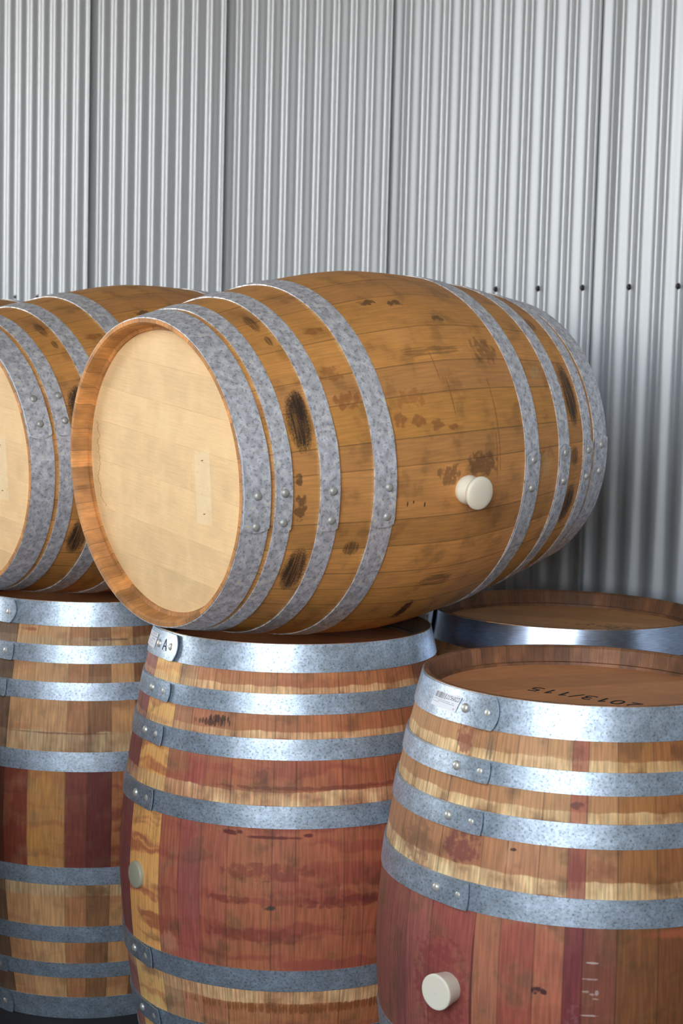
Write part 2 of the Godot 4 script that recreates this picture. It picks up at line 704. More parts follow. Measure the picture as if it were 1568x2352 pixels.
func build_shed() -> void:
	# concrete floor
	var fl := noise_map(61, 0.01, 512, 512, 5)
	fl.convert(Image.FORMAT_RGB8)
	fl.adjust_bcs(0.9, 0.35, 1.0)
	var conc := pictured("concrete", fl, 0.85)
	conc.albedo_color = Color(0.30, 0.29, 0.28)
	conc.uv1_triplanar = true
	conc.uv1_world_triplanar = true
	conc.uv1_scale = Vector3(0.6, 0.6, 0.6)
	slab("floor", Vector3(SHED_LEFT - 0.2, -0.15, -0.2), Vector3(SHED_RIGHT + 0.2, 0.0, SHED_DEEP), conc)
	var yard := pictured("yard_gravel", fl, 0.95)
	yard.albedo_color = Color(0.80, 0.74, 0.64)
	yard.uv1_triplanar = true
	yard.uv1_world_triplanar = true
	yard.uv1_scale = Vector3(0.3, 0.3, 0.3)
	slab("ground", Vector3(-45, -0.25, -40), Vector3(45, -0.151, 60), yard)
	# roof and side walls
	var tin := plain("shed_lining", Color(0.34, 0.32, 0.29), 0.6)
	slab("ceiling", Vector3(SHED_LEFT - 0.2, SHED_HIGH, -0.2), Vector3(SHED_RIGHT + 0.2, SHED_HIGH + 0.15, SHED_DEEP + 0.4), tin)
	slab("wall_left", Vector3(SHED_LEFT - 0.2, 0, -0.2), Vector3(SHED_LEFT, SHED_HIGH, SHED_DEEP), tin)
	slab("wall_right", Vector3(SHED_RIGHT, 0, -0.2), Vector3(SHED_RIGHT + 0.2, SHED_HIGH, SHED_DEEP), tin)
	# the open side: two doorways in a front wall behind the viewer
	var front := plain("front_lining", Color(0.26, 0.245, 0.23), 0.7)
	for q in [[SHED_LEFT - 0.2, DOOR_A.x, 0.0, SHED_HIGH], [DOOR_A.y, DOOR_B.x, 0.0, SHED_HIGH], [DOOR_B.y, SHED_RIGHT + 0.2, 0.0, SHED_HIGH], [DOOR_A.x, DOOR_A.y, DOOR_HIGH, SHED_HIGH], [DOOR_B.x, DOOR_B.y, DOOR_HIGH, SHED_HIGH], [DOOR_B.x, DOOR_B.y, 0.0, 1.3], [DOOR_A.x, DOOR_A.y, 0.0, 1.3]]:
		slab("wall_front", Vector3(q[0], q[2], SHED_DEEP), Vector3(q[1], q[3], SHED_DEEP + 0.2), front)
	# the corrugated back wall: overlapping sheets ten ribs wide on a backing
	var wall := Node3D.new()
	wall.name = "wall_back"
	add_child(wall)
	structure(wall)
	var back := MB.new()
	back.box(Vector3(SHED_LEFT, 0, -0.2), Vector3(SHED_RIGHT, SHED_HIGH, -0.03), along, Vector3.UP, out)
	for k in back.v.size():
		back.v[k] += WALL_FOOT
	put(back, "backing", plain("backing", Color(0.35, 0.35, 0.36), 0.8), wall)
	var steel := plain("painted_sheet", Color(0.60, 0.63, 0.66), 0.36)
	steel.metallic = 0.28
	var screw_steel := plain("screw_steel", Color(0.20, 0.20, 0.21), 0.5, 0.6)
	var screw := MB.new()
	screw.lathe([Vector2(0.0085, 0.0), Vector2(0.0085, 0.0012), Vector2(0.0060, 0.0022), Vector2(0.0052, 0.0024), Vector2(0.0052, 0.0062), Vector2(0.0044, 0.0070), Vector2(0.0001, 0.0072)], 6, Vector3.ZERO, Vector3.UP)
	var screw_mesh := screw.mesh()
	for k in range(-12, 13):
		var c0 := 10.0 * k - 3.15
		var c1 := 10.0 * k + 7.64
		if (c1 - 0.25) * RIB < SHED_LEFT or (c0 - 0.25) * RIB > SHED_RIGHT:
			continue
		var m := MB.new()
		var n := int((c1 - c0) * 18)
		var at := func(c: float) -> float:
			var f := (c - c0) / (c1 - c0)
			var lift := 0.010 * smoothstep(0.970, 1.0, f) - 0.006 * smoothstep(0.075, 0.045, f)
			return -0.0085 * cos(TAU * c) + lift
		for j in n + 1:
			var c := lerpf(c0, c1, float(j) / n)
			var d: float = (at.call(c + 0.01) - at.call(c - 0.01)) / (0.02 * RIB)
			var nn := (out - along * d).normalized()
			for y in [0.01, SHED_HIGH]:
				m.vert(place((c - 0.25) * RIB, y, at.call(c)), nn, Vector2(c, y))
			# the sheet's back face, its own thickness behind
		for j in n:
			m.quad(j * 2, j * 2 + 1, j * 2 + 3, j * 2 + 2)
		# cut edge of the sheet that lies on top
		var q0 := place((c1 - 0.25) * RIB, 0.01, at.call(c1))
		var q1 := place((c1 - 0.25) * RIB, SHED_HIGH, at.call(c1))
		m.flat_quad(q0, q1, q1 - out * 0.0012, q0 - out * 0.0012, along)
		var sheet := put(m, "corrugated_sheet", steel, wall)
		for i in 10:
			var c := 10 * k - 2 + i
			if posmod(c, 2) == 0:
				continue
			if c < -3 or c > 44:
				continue
			var o := put_mesh(screw_mesh, "roofing_screw", screw_steel, sheet)
			o.transform = Transform3D(Basis(along, out, along.cross(out)), place((c - 0.25) * RIB, EYE + 0.2008, -0.0085))


func build_barrels() -> void:
	var spangle := pictured("galvanised_spangle", paint_zinc(0), 0.42, 0.68)
	spangle.albedo_color = Color(0.87, 0.925, 0.97)
	var weathered := pictured("weathered_zinc", paint_zinc(1), 0.50, 0.45)
	var bright := pictured("brushed_steel", paint_zinc(2), 0.26, 1.0)
	weathered.albedo_color = Color(0.99, 0.985, 1.0)
	bright.albedo_color = Color(0.86, 0.91, 1.0)
	var rivet_new := plain("rivet_steel", Color(0.85, 0.84, 0.80), 0.42, 0.55)
	var rivet_old := plain("old_rivet_steel", Color(0.72, 0.72, 0.70), 0.5, 0.5)
	var rubber := plain("white_silicone", Color(0.95, 0.92, 0.84), 0.45)
	rubber.subsurf_scatter_enabled = true
	rubber.subsurf_scatter_strength = 0.15
	var C := func(a: int, b: int, c: int) -> Vector3: return Vector3(a / 255.0, b / 255.0, c / 255.0)

	# --- centre barrel: wine-stained, standing under the lying one
	var b := {"length": 0.95, "head": 0.281, "bilge": 0.3500, "power": 1.6746, "a0": -110.0, "a1": 110.0, "seam": 180.0, "seed": 1,
		"pale": C.call(228, 188, 142), "wine": C.call(120, 48, 46), "rim": C.call(58, 46, 38), "dirt": 0.25, "break_bands": false, "blue": 0.96, "bright": 1.12,
		"board_turn": 20.0, "board_edges": [-0.16, -0.07, 0.02, 0.11, 0.19], "head_half": 0.27,
		"zones": [[-1.0, 0.0], [0.0, 0.15], [0.09, 0.2], [0.13, 0.4], [0.21, 0.5], [0.23, 0.8], [0.30, 0.8], [0.34, 1.0], [0.61, 1.0], [0.66, 0.35], [0.9, 0.1], [2.0, 0.0]],
		"strips": [[0.080, 0.0924, 0.9], [0.163, 0.1752, 0.9], [0.272, 0.2985, 1.0], [0.653, 0.680, 0.9]]}
	b.hoops = [[0.001, 0.0531, -86.0, -48.6, 2.0, [-63.8, -53.5], 0.0], [0.0924, 0.1303, -86.0, -48.6, 0.8, [-61.9, -52.7], 0.0], [0.1752, 0.2138, -86.0, -49.0, 0.5, [-61.5, -53.0], 0.0], [0.2985, 0.34, -86.0, -49.8, 0.5, [-62.1, -53.5], 0.0],
		[0.6127, 0.6544, -86.0, -49.6, 0.5, [-62.2, -53.2], 0.0], [0.7379, 0.7765, -86.0, -49.0, 0.5, [-62.0, -52.4], 0.0], [0.8197, 0.8576], [0.8969, 0.949]]
	b.staves = [[-92.0, C.call(170, 125, 95), C.call(140, 85, 70), 0.8, 0.2], [-83.0, C.call(165, 125, 110), C.call(150, 90, 75), 0.8, 0.2], [-74.0, C.call(168, 120, 112), C.call(135, 78, 72), 0.8, 0.3],
		[-64.8, C.call(170, 122, 114), C.call(128, 68, 66), 0.7, 0.3], [-46.0, C.call(232, 184, 122), C.call(228, 164, 100), 0.8, 1.0], [-37.3, C.call(172, 144, 108), C.call(162, 94, 74), 0.6, 0.6],
		[-29.0, C.call(188, 138, 98), C.call(156, 84, 74), 0.9, 0.3], [-19.6, C.call(172, 122, 84), C.call(158, 90, 70), 1.0, 0.6], [-5.3, C.call(176, 124, 82), C.call(162, 96, 68), 1.0, 0.7],
		[2.1, C.call(172, 116, 76), C.call(158, 92, 68), 1.0, 0.75], [17.4, C.call(174, 116, 74), C.call(160, 92, 66), 1.0, 0.8], [24.0, C.call(166, 110, 70), C.call(154, 86, 62), 0.9, 0.8],
		[33.4, C.call(172, 112, 72), C.call(156, 86, 62), 0.9, 0.8], [43.0, C.call(164, 104, 66), C.call(150, 84, 60), 0.9, 0.8], [53.0, C.call(168, 106, 68), C.call(152, 84, 60), 0.9, 0.7], [63.0, C.call(160, 104, 68), C.call(148, 82, 58), 0.8, 0.7], [73.0, C.call(164, 104, 66), C.call(150, 84, 58), 0.8, 0.7], [84.0, C.call(160, 104, 66), C.call(150, 84, 58), 0.8, 0.7], [95.0, C.call(166, 106, 66), C.call(150, 84, 58), 0.8, 0.7], [110.0, C.call(160, 104, 66), C.call(150, 84, 58), 0.8, 0.7]]
	var grime := Color(0.20, 0.14, 0.11)
	var blood := Color(0.38, 0.13, 0.12)
	b.marks = [[0.146, 0.160, -36.5, -21.0, grime, 0.6, 0.9, 2], [0.137, 0.152, -30.0, -22.0, grime, 0.7, 0.9, 2], [0.345, 0.356, -23.0, -14.0, blood, 0.8, 0.9, 0], [0.354, 0.360, -14.5, 5.0, blood, 0.75, 0.35, 0], [0.348, 0.356, 4.0, 8.0, blood, 0.8, 0.5, 0],
		[0.405, 0.440, -22.0, 8.0, blood, 0.32, 0.8, 0], [0.470, 0.486, -27.0, -9.0, blood, 0.35, 0.8, 0], [0.468, 0.492, 2.0, 40.0, blood, 0.4, 0.8, 0], [0.530, 0.556, -28.0, 4.0, blood, 0.25, 0.9, 0],
		[0.590, 0.6125, -4.8, 17.0, Color(0.66, 0.33, 0.26), 0.8, 0.3, 2], [0.565, 0.610, -46.0, -37.5, Color(0.84, 0.58, 0.45), 0.7, 0.5, 2], [0.34, 0.55, -37.0, -27.5, Color(0.56, 0.33, 0.35), 0.35, 1.0, 2],
		[0.681, 0.700, -36.0, 60.0, Color(0.45, 0.24, 0.08), 0.5, 1.1, 2], [0.262, 0.270, -30.0, 60.0, Color(0.36, 0.17, 0.14), 0.4, 0.8, 0], [0.485, 0.495, -8.0, -4.0, Color(0.18, 0.2, 0.16), 0.7, 1.0, 0], [0.225, 0.262, -12.0, -7.0, Color(0.36, 0.22, 0.16), 0.35, 1.0, 0]]
	b.wood = pictured("centre_barrel_wood", paint_barrel(b), 0.62)
	var plain_head := paint_head({"n": 512, "half": 0.27, "turn": 20.0, "edges": [-0.16, -0.07, 0.02, 0.11, 0.19], "tones": [1.0, 0.94, 1.03, 0.97, 1.0, 0.95], "color": C.call(190, 132, 84), "grain": 0.3, "seed": 3})
	b.head_wood = pictured("brown_head_wood", plain_head, 0.6)
	b.zinc = spangle
	b.rivet = rivet_new
	var bt := barrel_at(-0.086, -3.4258, Vector3(-0.008, 0, -0.007))
	var bar := barrel(b, bt, "upright wine-stained barrel under the lying barrel, with a grey bung in a pale stave")
	var m := MB.new()
	m.lathe([Vector2(0.0265, -0.01), Vector2(0.0268, 0.003), Vector2(0.0262, 0.006), Vector2(0.0235, 0.0085), Vector2(0.012, 0.0088), Vector2(0.0001, 0.0088)], 32, on(b, 0.4773, -58.2), facing(b, 0.4773, -58.2))
	var clear := plain("clouded_silicone", Color(0.70, 0.69, 0.60), 0.35)
	put(m, "bung", clear, bar).set_meta("label", "flat clouded grey bung")

	sticker(bar, b, 0.010, 0.040, -80.0, -67.0, false)
	var letter := TextMesh.new()
	letter.text = "A"
	letter.font = lettering()
	letter.font_size = 32
	letter.pixel_size = 0.00095
	letter.depth = 0.0003
	var mark := put_mesh(letter, "marker_letter", plain("marker_ink", Color(0.16, 0.18, 0.24), 0.7), bar)
	var mz := facing(b, 0.027, -58.6)
	var mx := Vector3.UP.cross(mz).normalized()
	mark.transform = Transform3D(Basis(mx, mz.cross(mx), mz), on(b, 0.027, -58.6, 0.0055))
	mark.set_meta("label", "handwritten letter A in dark marker")

	# --- right front barrel: barcode sticker, stencilled head, white bung
	var c := {"length": 0.9475, "head": 0.2848, "bilge": 0.3575, "power": 1.6866, "a0": -110.0, "a1": 110.0, "seam": 180.0, "seed": 2,
		"pale": C.call(240, 208, 158), "wine": C.call(112, 50, 52), "rim": C.call(120, 82, 58), "dirt": 0.25, "grain": 0.26, "blue": 0.97, "bright": 1.06,
		"board_turn": -30.0, "board_edges": [-0.15, -0.05, 0.045, 0.14], "head_half": 0.27,
		"zones": [[-1.0, 0.0], [0.10, 0.02], [0.18, 0.06], [0.22, 0.2], [0.30, 0.35], [0.345, 0.85], [0.40, 1.0], [0.62, 1.0], [0.7, 0.3], [2.0, 0.0]],
		"strips": [[0.086, 0.1029, 0.9], [0.166, 0.183, 0.9], [0.274, 0.2999, 1.0], [0.652, 0.680, 0.9]]}
	c.hoops = [[0.001, 0.055, -84.0, -27.0, 1.8, [-40.8, -31.1], 0.0], [0.1029, 0.1388, -84.0, -27.1, 0.6, [-39.9, -30.5], 0.0], [0.183, 0.2215, -84.0, -27.4, 0.4, [-39.9, -31.0], 0.0], [0.2999, 0.3449, -84.0, -29.2, 0.3, [-40.8, -32.5], 0.0],
		[0.6026, 0.6476, -84.0, -29.2, 0.4, [-40.8, -32.5], 0.0], [0.726, 0.7645], [0.8087, 0.8446], [0.8925, 0.9465]]
	c.staves = [[-90.0, C.call(185, 140, 98), C.call(150, 95, 80), 1.0, 0.0], [-81.0, C.call(180, 134, 94), C.call(148, 90, 76), 1.0, 0.1], [-72.0, C.call(188, 142, 100), C.call(150, 92, 78), 1.0, 0.1], [-62.0, C.call(182, 136, 94), C.call(142, 82, 72), 1.0, 0.15], [-52.5, C.call(176, 130, 88), C.call(140, 80, 72), 1.0, 0.1],
		[-42.0, C.call(180, 132, 90), C.call(150, 84, 78), 1.0, 0.05], [-27.2, C.call(176, 126, 86), C.call(150, 78, 70), 1.0, 0.0], [-19.6, C.call(178, 130, 90), C.call(166, 104, 80), 0.9, 0.0], [-10.4, C.call(190, 142, 100), C.call(156, 82, 66), 0.9, 0.1],
		[-2.6, C.call(184, 138, 94), C.call(172, 100, 74), 1.0, 0.25], [2.2, C.call(170, 100, 74), C.call(116, 50, 52), 0.35, 0.1], [10.9, C.call(184, 132, 88), C.call(124, 70, 54), 1.0, 0.1], [22.0, C.call(158, 106, 60), C.call(122, 76, 44), 0.8, 0.15], [33.0, C.call(152, 98, 56), C.call(118, 72, 42), 0.8, 0.15], [44.0, C.call(160, 104, 62), C.call(124, 74, 46), 0.8, 0.1],
		[55.0, C.call(150, 98, 58), C.call(120, 70, 44), 0.8, 0.1], [66.0, C.call(160, 104, 62), C.call(124, 74, 46), 0.8, 0.1], [78.0, C.call(150, 98, 58), C.call(120, 70, 44), 0.8, 0.1], [92.0, C.call(160, 104, 62), C.call(124, 74, 46), 0.8, 0.1], [110.0, C.call(150, 98, 58), C.call(120, 70, 44), 0.8, 0.1]]
	var mauve := Color(0.47, 0.24, 0.24)
	var chalk := Color(0.80, 0.74, 0.72)
	c.marks = [[0.056, 0.100, -43.0, -36.0, Color(0.52, 0.27, 0.22), 0.55, 1.1, 0], [0.058, 0.102, -31.0, -27.5, Color(0.38, 0.33, 0.27), 0.6, 0.9, 2], [0.080, 0.096, -22.0, 2.0, Color(0.92, 0.75, 0.55), 0.3, 0.5, 2],
		[0.225, 0.275, -42.0, -28.0, mauve, 0.6, 0.9, 0], [0.225, 0.30, -60.0, -46.0, Color(0.5, 0.36, 0.28), 0.4, 1.1, 0], [0.150, 0.162, -3.5, 1.5, Color(0.36, 0.2, 0.18), 0.6, 1.0, 0], [0.225, 0.29, -2.4, 2.0, Color(0.55, 0.26, 0.22), 0.55, 0.5, 2], [0.24, 0.27, 2.4, 10.5, Color(0.6, 0.33, 0.25), 0.4, 0.9, 0], [0.232, 0.238, -19.0, -17.0, Color(0.25, 0.1, 0.1), 0.8, 0.6, 0],
		[0.36, 0.66, -28.0, -27.0, Color(0.28, 0.12, 0.11), 0.5, 0.3, 2], [0.446, 0.458, -10.5, -6.5, Color(0.22, 0.10, 0.11), 0.85, 1.0, 0], [0.40, 0.60, -60.0, -48.0, Color(0.42, 0.25, 0.24), 0.5, 1.1, 2], [0.40, 0.56, -48.0, -28.0, Color(0.47, 0.19, 0.19), 0.45, 0.8, 0],
		[0.398, 0.4020, 2.3, 6.3, chalk, 0.85, 0.5, 0], [0.424, 0.4275, 2.3, 6.2, chalk, 0.65, 0.7, 0], [0.4445, 0.4485, 2.3, 4.4, chalk, 0.6, 0.6, 0], [0.4485, 0.4525, 4.0, 5.8, chalk, 0.6, 0.5, 0], [0.4435, 0.4530, 5.6, 6.6, chalk, 0.7, 0.5, 0], [0.4560, 0.4590, 5.0, 7.0, chalk, 0.6, 0.5, 0], [0.4835, 0.4870, 2.2, 7.1, chalk, 0.75, 0.6, 0],
		[0.345, 0.366, 15.4, 60.0, Color(0.68, 0.36, 0.24), 0.8, 0.25, 2], [0.47, 0.60, -1.8, 2.0, Color(0.66, 0.52, 0.52), 0.35, 1.3, 0], [0.22, 0.27, -20.0, -18.0, Color(0.86, 0.66, 0.5), 0.5, 0.9, 2]]
	c.wood = pictured("right_barrel_wood", paint_barrel(c), 0.6)
	var stencilled := paint_head({"n": 640, "half": 0.27, "turn": -30.0, "edges": [-0.15, -0.05, 0.045, 0.14], "tones": [1.0, 0.95, 1.02, 0.96, 1.0], "color": C.call(205, 142, 92), "grain": 0.22, "seed": 9})
	c.head_wood = pictured("stencilled_head_wood", stencilled, 0.6)
	c.zinc = spangle
	c.rivet = rivet_new
	var bar_c := barrel(c, barrel_at(0.4385, -2.9590, Vector3(0, 0, 0.0046)), "red-stained upright barrel with barcode sticker, stencilled head and protruding white bung")
	m = MB.new()
	m.lathe([Vector2(0.024, -0.012), Vector2(0.0262, 0.004), Vector2(0.0300, 0.028), Vector2(0.0300, 0.0305), Vector2(0.0285, 0.0322), Vector2(0.0240, 0.0320), Vector2(0.0235, 0.0316), Vector2(0.004, 0.0314), Vector2(0.0034, 0.0322), Vector2(0.0001, 0.0324)], 36, on(c, 0.481, -34.6), facing(c, 0.481, -34.6))
	put(m, "bung", rubber, bar_c).set_meta("label", "white round bung standing proud of the stave")
	write_on_head(bar_c, c)
	sticker(bar_c, c, 0.0125, 0.0385, -58.4, -43.9, true)

	# --- left barrel, farther back
	var a := {"length": 0.944, "head": 0.2836, "bilge": 0.3495, "power": 1.7422, "a0": -100.0, "a1": 100.0, "seam": 180.0, "seed": 5, "w": 640, "h": 576,
		"pale": C.call(205, 178, 135), "wine": C.call(96, 34, 26), "rim": C.call(110, 76, 52), "dirt": 0.15,
		"board_turn": 10.0, "board_edges": [-0.16, -0.07, 0.02, 0.11, 0.19], "head_half": 0.27,
		"zones": [[-1.0, 0.0], [0.2, 0.02], [0.31, 0.1], [0.34, 0.2], [0.35, 1.0], [0.59, 1.0], [0.60, 0.1], [2.0, 0.0]],
		"strips": [[0.077, 0.0939, 0.8], [0.160, 0.1732, 0.3], [0.280, 0.3224, 0.95], [0.619, 0.646, 0.9]]}
	a.hoops = [[0.001, 0.053, -80.0, -35.0, 2.4, [-48.0, -39.1], 0.003], [0.0939, 0.132, -80.0, -33.8, 0.4, [-47.0, -37.6], 0.0], [0.1732, 0.2113, -80.0, -35.2, 0.4, [-48.0, -39.0], 0.0], [0.3224, 0.3649, -80.0, -40.0, 0.4, [-54.0, -45.0], 0.0],
		[0.5791, 0.6191], [0.7172, 0.7553], [0.806, 0.8415, -80.0, -35.0, 0.4, [-48.0, -38.9], 0.0], [0.8903, 0.9435, -80.0, -35.0, 1.0, [-48.0, -39.2], 0.0]]
	var ua := [C.call(120, 92, 70), C.call(206, 156, 106), C.call(206, 158, 108), C.call(186, 130, 84), C.call(146, 104, 66), C.call(200, 148, 96), C.call(134, 92, 58), C.call(180, 124, 80)]
	var wa := [C.call(88, 44, 30), C.call(124, 56, 36), C.call(184, 128, 66), C.call(122, 58, 40), C.call(98, 40, 32), C.call(160, 98, 56), C.call(110, 50, 36), C.call(130, 64, 44)]
	a.staves = [[-76.0, ua[6], wa[6], 0.7, 0.3], [-66.0, ua[7], wa[7], 0.7, 0.3], [-55.0, ua[3], wa[3], 0.7, 0.3], [-44.0, ua[4], wa[4], 0.7, 0.3], [-33.8, ua[0], wa[0], 0.5, 0.3], [-24.0, ua[1], wa[1], 0.9, 0.7], [-9.8, ua[2], wa[2], 0.9, 0.35], [-1.9, ua[3], wa[3], 1.0, 0.5], [6.8, ua[4], wa[4], 1.0, 0.4], [16.3, ua[5], wa[5], 0.9, 1.0], [26.0, ua[6], wa[6], 0.9, 0.5], [37.0, ua[7], wa[7], 0.9, 0.5], [48.0, ua[5], wa[3], 0.9, 0.5], [60.0, ua[6], wa[6], 0.9, 0.5], [72.0, ua[3], wa[7], 0.9, 0.5], [86.0, ua[7], wa[4], 0.9, 0.5], [100.0, ua[4], wa[6], 0.9, 0.5]]
	a.marks = [[0.06, 0.066, -34.0, -25.0, Color(0.55, 0.28, 0.2), 0.6, 0.8, 0], [0.078, 0.084, -2.0, 14.0, Color(0.32, 0.2, 0.18), 0.5, 1.0, 0], [0.60, 0.66, -10.0, 7.0, Color(0.45, 0.28, 0.14), 0.3, 0.8, 0], [0.28, 0.2845, -33.0, 8.0, Color(0.4, 0.2, 0.13), 0.6, 0.6, 0]]
	a.wood = pictured("left_barrel_wood", paint_barrel(a), 0.62)
	a.head_wood = b.head_wood
	a.zinc = spangle
	a.rivet = rivet_new
	barrel(a, barrel_at(-0.5777, -3.9552), "upright barrel with dark red and tan staves, under the left lying barrel")

	# two more of the row, just out of the picture: one carries the farthest lying barrel, one stands in front
	barrel(a, barrel_at(-1.12, -3.42), "upright barrel in front, left of the barrel with dark red and tan staves")
	var low := a.duplicate()
	low.length = 0.91
	low.hoops = []
	for q in a.hoops:
		low.hoops.append([q[0] * 0.96, q[1] * 0.96])
	barrel(low, barrel_at(-1.13, -4.51), "upright barrel under the farthest lying barrel, farthest left of the standing ones")

	# --- back right barrel against the wall, polished hoop
	var d := a.duplicate()
	d.merge({"length": 0.9415, "head": 0.3022, "bilge": 0.349, "head_half": 0.29, "board_turn": 8.0, "seed": 6}, true)
	d.hoops = [[0.001, 0.062, -150.0, -70.0, 1.0, [-86.0, -78.0], 0.0], [0.10, 0.138], [0.20, 0.24], [0.32, 0.36], [0.58, 0.62], [0.70, 0.74], [0.80, 0.84], [0.88, 0.94]]
	var dark_head := paint_head({"n": 512, "half": 0.29, "turn": 8.0, "edges": d.board_edges, "tones": [1.0, 0.94, 1.03, 0.97, 1.0, 0.95], "color": C.call(186, 134, 82), "grain": 0.2, "seed": 12})
	blurred_print(dark_head)
	d.head_wood = pictured("printed_head_wood", dark_head, 0.6)
	d.zinc = bright
	barrel(d, barrel_at(0.5147, -3.785), "upright barrel with a shiny polished steel hoop, close to the corrugated wall")

	# --- lying barrels: main one, its left neighbour, and the one beyond that
	var l := {"length": 0.95, "head": 0.2918, "bilge": 0.3693, "power": 1.5763, "quart": -0.0053, "a0": -185.0, "a1": 25.0, "seam": 90.0, "seed": 8,
		"pale": C.call(228, 178, 116), "wine": C.call(120, 70, 34), "rim": C.call(198, 138, 80), "dirt": 0.18, "grain": 0.17, "lap_gap": 0.0012, "joint_dark": 0.68,
		"board_turn": 7.0, "board_edges": [-0.19, -0.115, -0.02, 0.06, 0.13, 0.2], "head_half": 0.28,
		"zones": [[-1.0, 0.0], [2.0, 0.0]],
		"strips": [[0.0590, 0.0626, 0.9], [0.1465, 0.1499, 0.9], [0.2562, 0.2597, 0.9]]}
	l.hoops = [[0.001, 0.0521, -70.0, -107.0, -1.5, [-94.2, -105.0], 0.0], [0.0626, 0.0941, -70.0, -107.2, -1.0, [-93.8, -103.9], 0.0], [0.1499, 0.1873, -70.0, -107.5, -1.0, [-94.4, -103.9], 0.004], [0.2597, 0.3051, -70.0, -107.2, -1.0, [-94.8, -103.8], 0.006],
		[0.6449, 0.6903, -130.0, -89.3, 1.5, [-92.2, -101.4], 0.0], [0.7627, 0.8001, -130.0, -88.9, 1.5, [-91.8, -101.9], 0.0], [0.8559, 0.8874, -130.0, -88.6, 1.5, [-92.5, -102.7], 0.0], [0.8979, 0.949, -130.0, -87.6, 1.5, [-91.6, -102.1], 0.0]]
	l.staves = []
	var stops := [-179.0, -169.0, -160.0, -150.0, -139.0, -131.0, -124.0, -114.2, -105.3, -89.0, -80.9, -68.2, -58.4, -45.4, -30.4, -19.0, -8.0, 3.0, 14.0, 25.0]
	for k in stops.size():
		var f := rng.randf_range(0.92, 1.06)
		var tone := Vector3(204 / 255.0, 144 / 255.0, 78 / 255.0) * f
		tone.z *= rng.randf_range(0.92, 1.06)
		l.staves.append([stops[k], tone, tone, rng.randf_range(0.7, 1.0), 0.12])
	var soot := Color(0.16, 0.11, 0.07)
	var drip := Color(0.55, 0.34, 0.17)
	l.marks = [[0.098, 0.148, -82.0, -61.0, soot, 0.95, 0.75, 1], [0.118, 0.146, -72.0, -60.0, soot, 0.9, 0.7, 1], [0.100, 0.149, -132.0, -113.0, soot, 0.92, 0.8, 1], [0.120, 0.140, -36.0, -25.0, soot, 0.55, 1.0, 1], [0.126, 0.140, -43.0, -38.0, soot, 0.6, 0.9, 1], [0.100, 0.125, -104.0, -95.0, soot, 0.45, 1.0, 0], [0.100, 0.115, -92.0, -88.0, soot, 0.5, 0.9, 0],
		[0.806, 0.850, -84.0, -58.0, soot, 0.92, 0.75, 1], [0.804, 0.846, -122.0, -104.0, soot, 0.85, 0.85, 1], [0.81, 0.84, -98.0, -90.0, soot, 0.6, 1.0, 1], [0.800, 0.83, -44.0, -36.0, soot, 0.5, 1.0, 1], [0.210, 0.248, -117.0, -111.5, soot, 0.55, 1.0, 1], [0.425, 0.450, -151.0, -138.5, Color(0.25, 0.1, 0.05), 0.85, 0.4, 0],
		[0.205, 0.250, -42.0, -39.0, drip, 0.7, 0.7, 0], [0.200, 0.255, -70.0, -64.0, drip, 0.6, 0.9, 0], [0.190, 0.240, -60.0, -55.0, drip, 0.5, 1.0, 0], [0.315, 0.345, -78.0, -73.0, drip, 0.6, 0.9, 0], [0.350, 0.390, -78.0, -74.0, drip, 0.65, 0.8, 0], [0.395, 0.425, -80.0, -76.0, drip, 0.6, 0.9, 0], [0.435, 0.460, -80.0, -78.0, drip, 0.7, 0.6, 0], [0.33, 0.40, -72.0, -66.0, drip, 0.35, 1.0, 0], [0.455, 0.459, -78.0, -62.0, drip, 0.6, 0.3, 0], [0.44, 0.444, -66.0, -54.0, drip, 0.5, 0.3, 0], [0.565, 0.569, -96.0, -60.0, drip, 0.5, 0.5, 0], [0.555, 0.561, -98.0, -80.0, drip, 0.4, 0.5, 0],
		[0.345, 0.440, -52.0, -45.0, Color(0.86, 0.62, 0.37), 0.45, 0.35, 2], [0.38, 0.52, -56.5, -53.0, Color(0.36, 0.24, 0.13), 0.35, 1.0, 2], [0.47, 0.56, -95.0, -87.0, Color(0.30, 0.2, 0.12), 0.5, 0.6, 0], [0.40, 0.46, -96.0, -90.0, Color(0.3, 0.2, 0.12), 0.4, 1.0, 0], [0.333, 0.336, -101.5, -99.8, soot, 0.8, 0.4, 0], [0.346, 0.350, -101.0, -99.5, soot, 0.8, 0.4, 0], [0.372, 0.376, -102.0, -100.5, soot, 0.8, 0.4, 0],
		[0.36, 0.40, -34.0, -31.0, soot, 0.5, 1.0, 0], [0.42, 0.46, -36.0, -33.0, soot, 0.5, 1.0, 0], [0.50, 0.53, -44.0, -41.0, soot, 0.4, 1.0, 0], [0.42, 0.50, -132.0, -126.0, Color(0.28, 0.18, 0.1), 0.4, 1.2, 2], [0.56, 0.63, -60.0, -50.0, Color(0.3, 0.2, 0.12), 0.35, 1.1, 0], [0.70, 0.74, -100.0, -90.0, Color(0.8, 0.66, 0.48), 0.5, 1.1, 0], [0.71, 0.745, -66.0, -60.0, Color(0.75, 0.65, 0.5), 0.4, 1.1, 0]]
	l.wood = pictured("golden_oak", paint_barrel(l), 0.58)
	var face := paint_head({"n": 768, "half": 0.28, "turn": 7.0, "edges": l.board_edges, "tones": [0.93, 0.97, 1.0, 0.985, 1.01, 0.98, 1.0], "color": C.call(250, 212, 156), "grain": 0.08, "flecks": 0.5, "seed": 4})
	face_marks(face)
	l.head_wood = pictured("pale_head_wood", face, 0.55)
	l.zinc = weathered
	l.rivet = rivet_old
	var main := barrel(l, lying_at(Vector3(0.0021, -0.1910, -3.4833), 0.8785, 0.0736, 0.95), "lying oak barrel resting on the centre upright barrel, white bung in its side")
	m = MB.new()
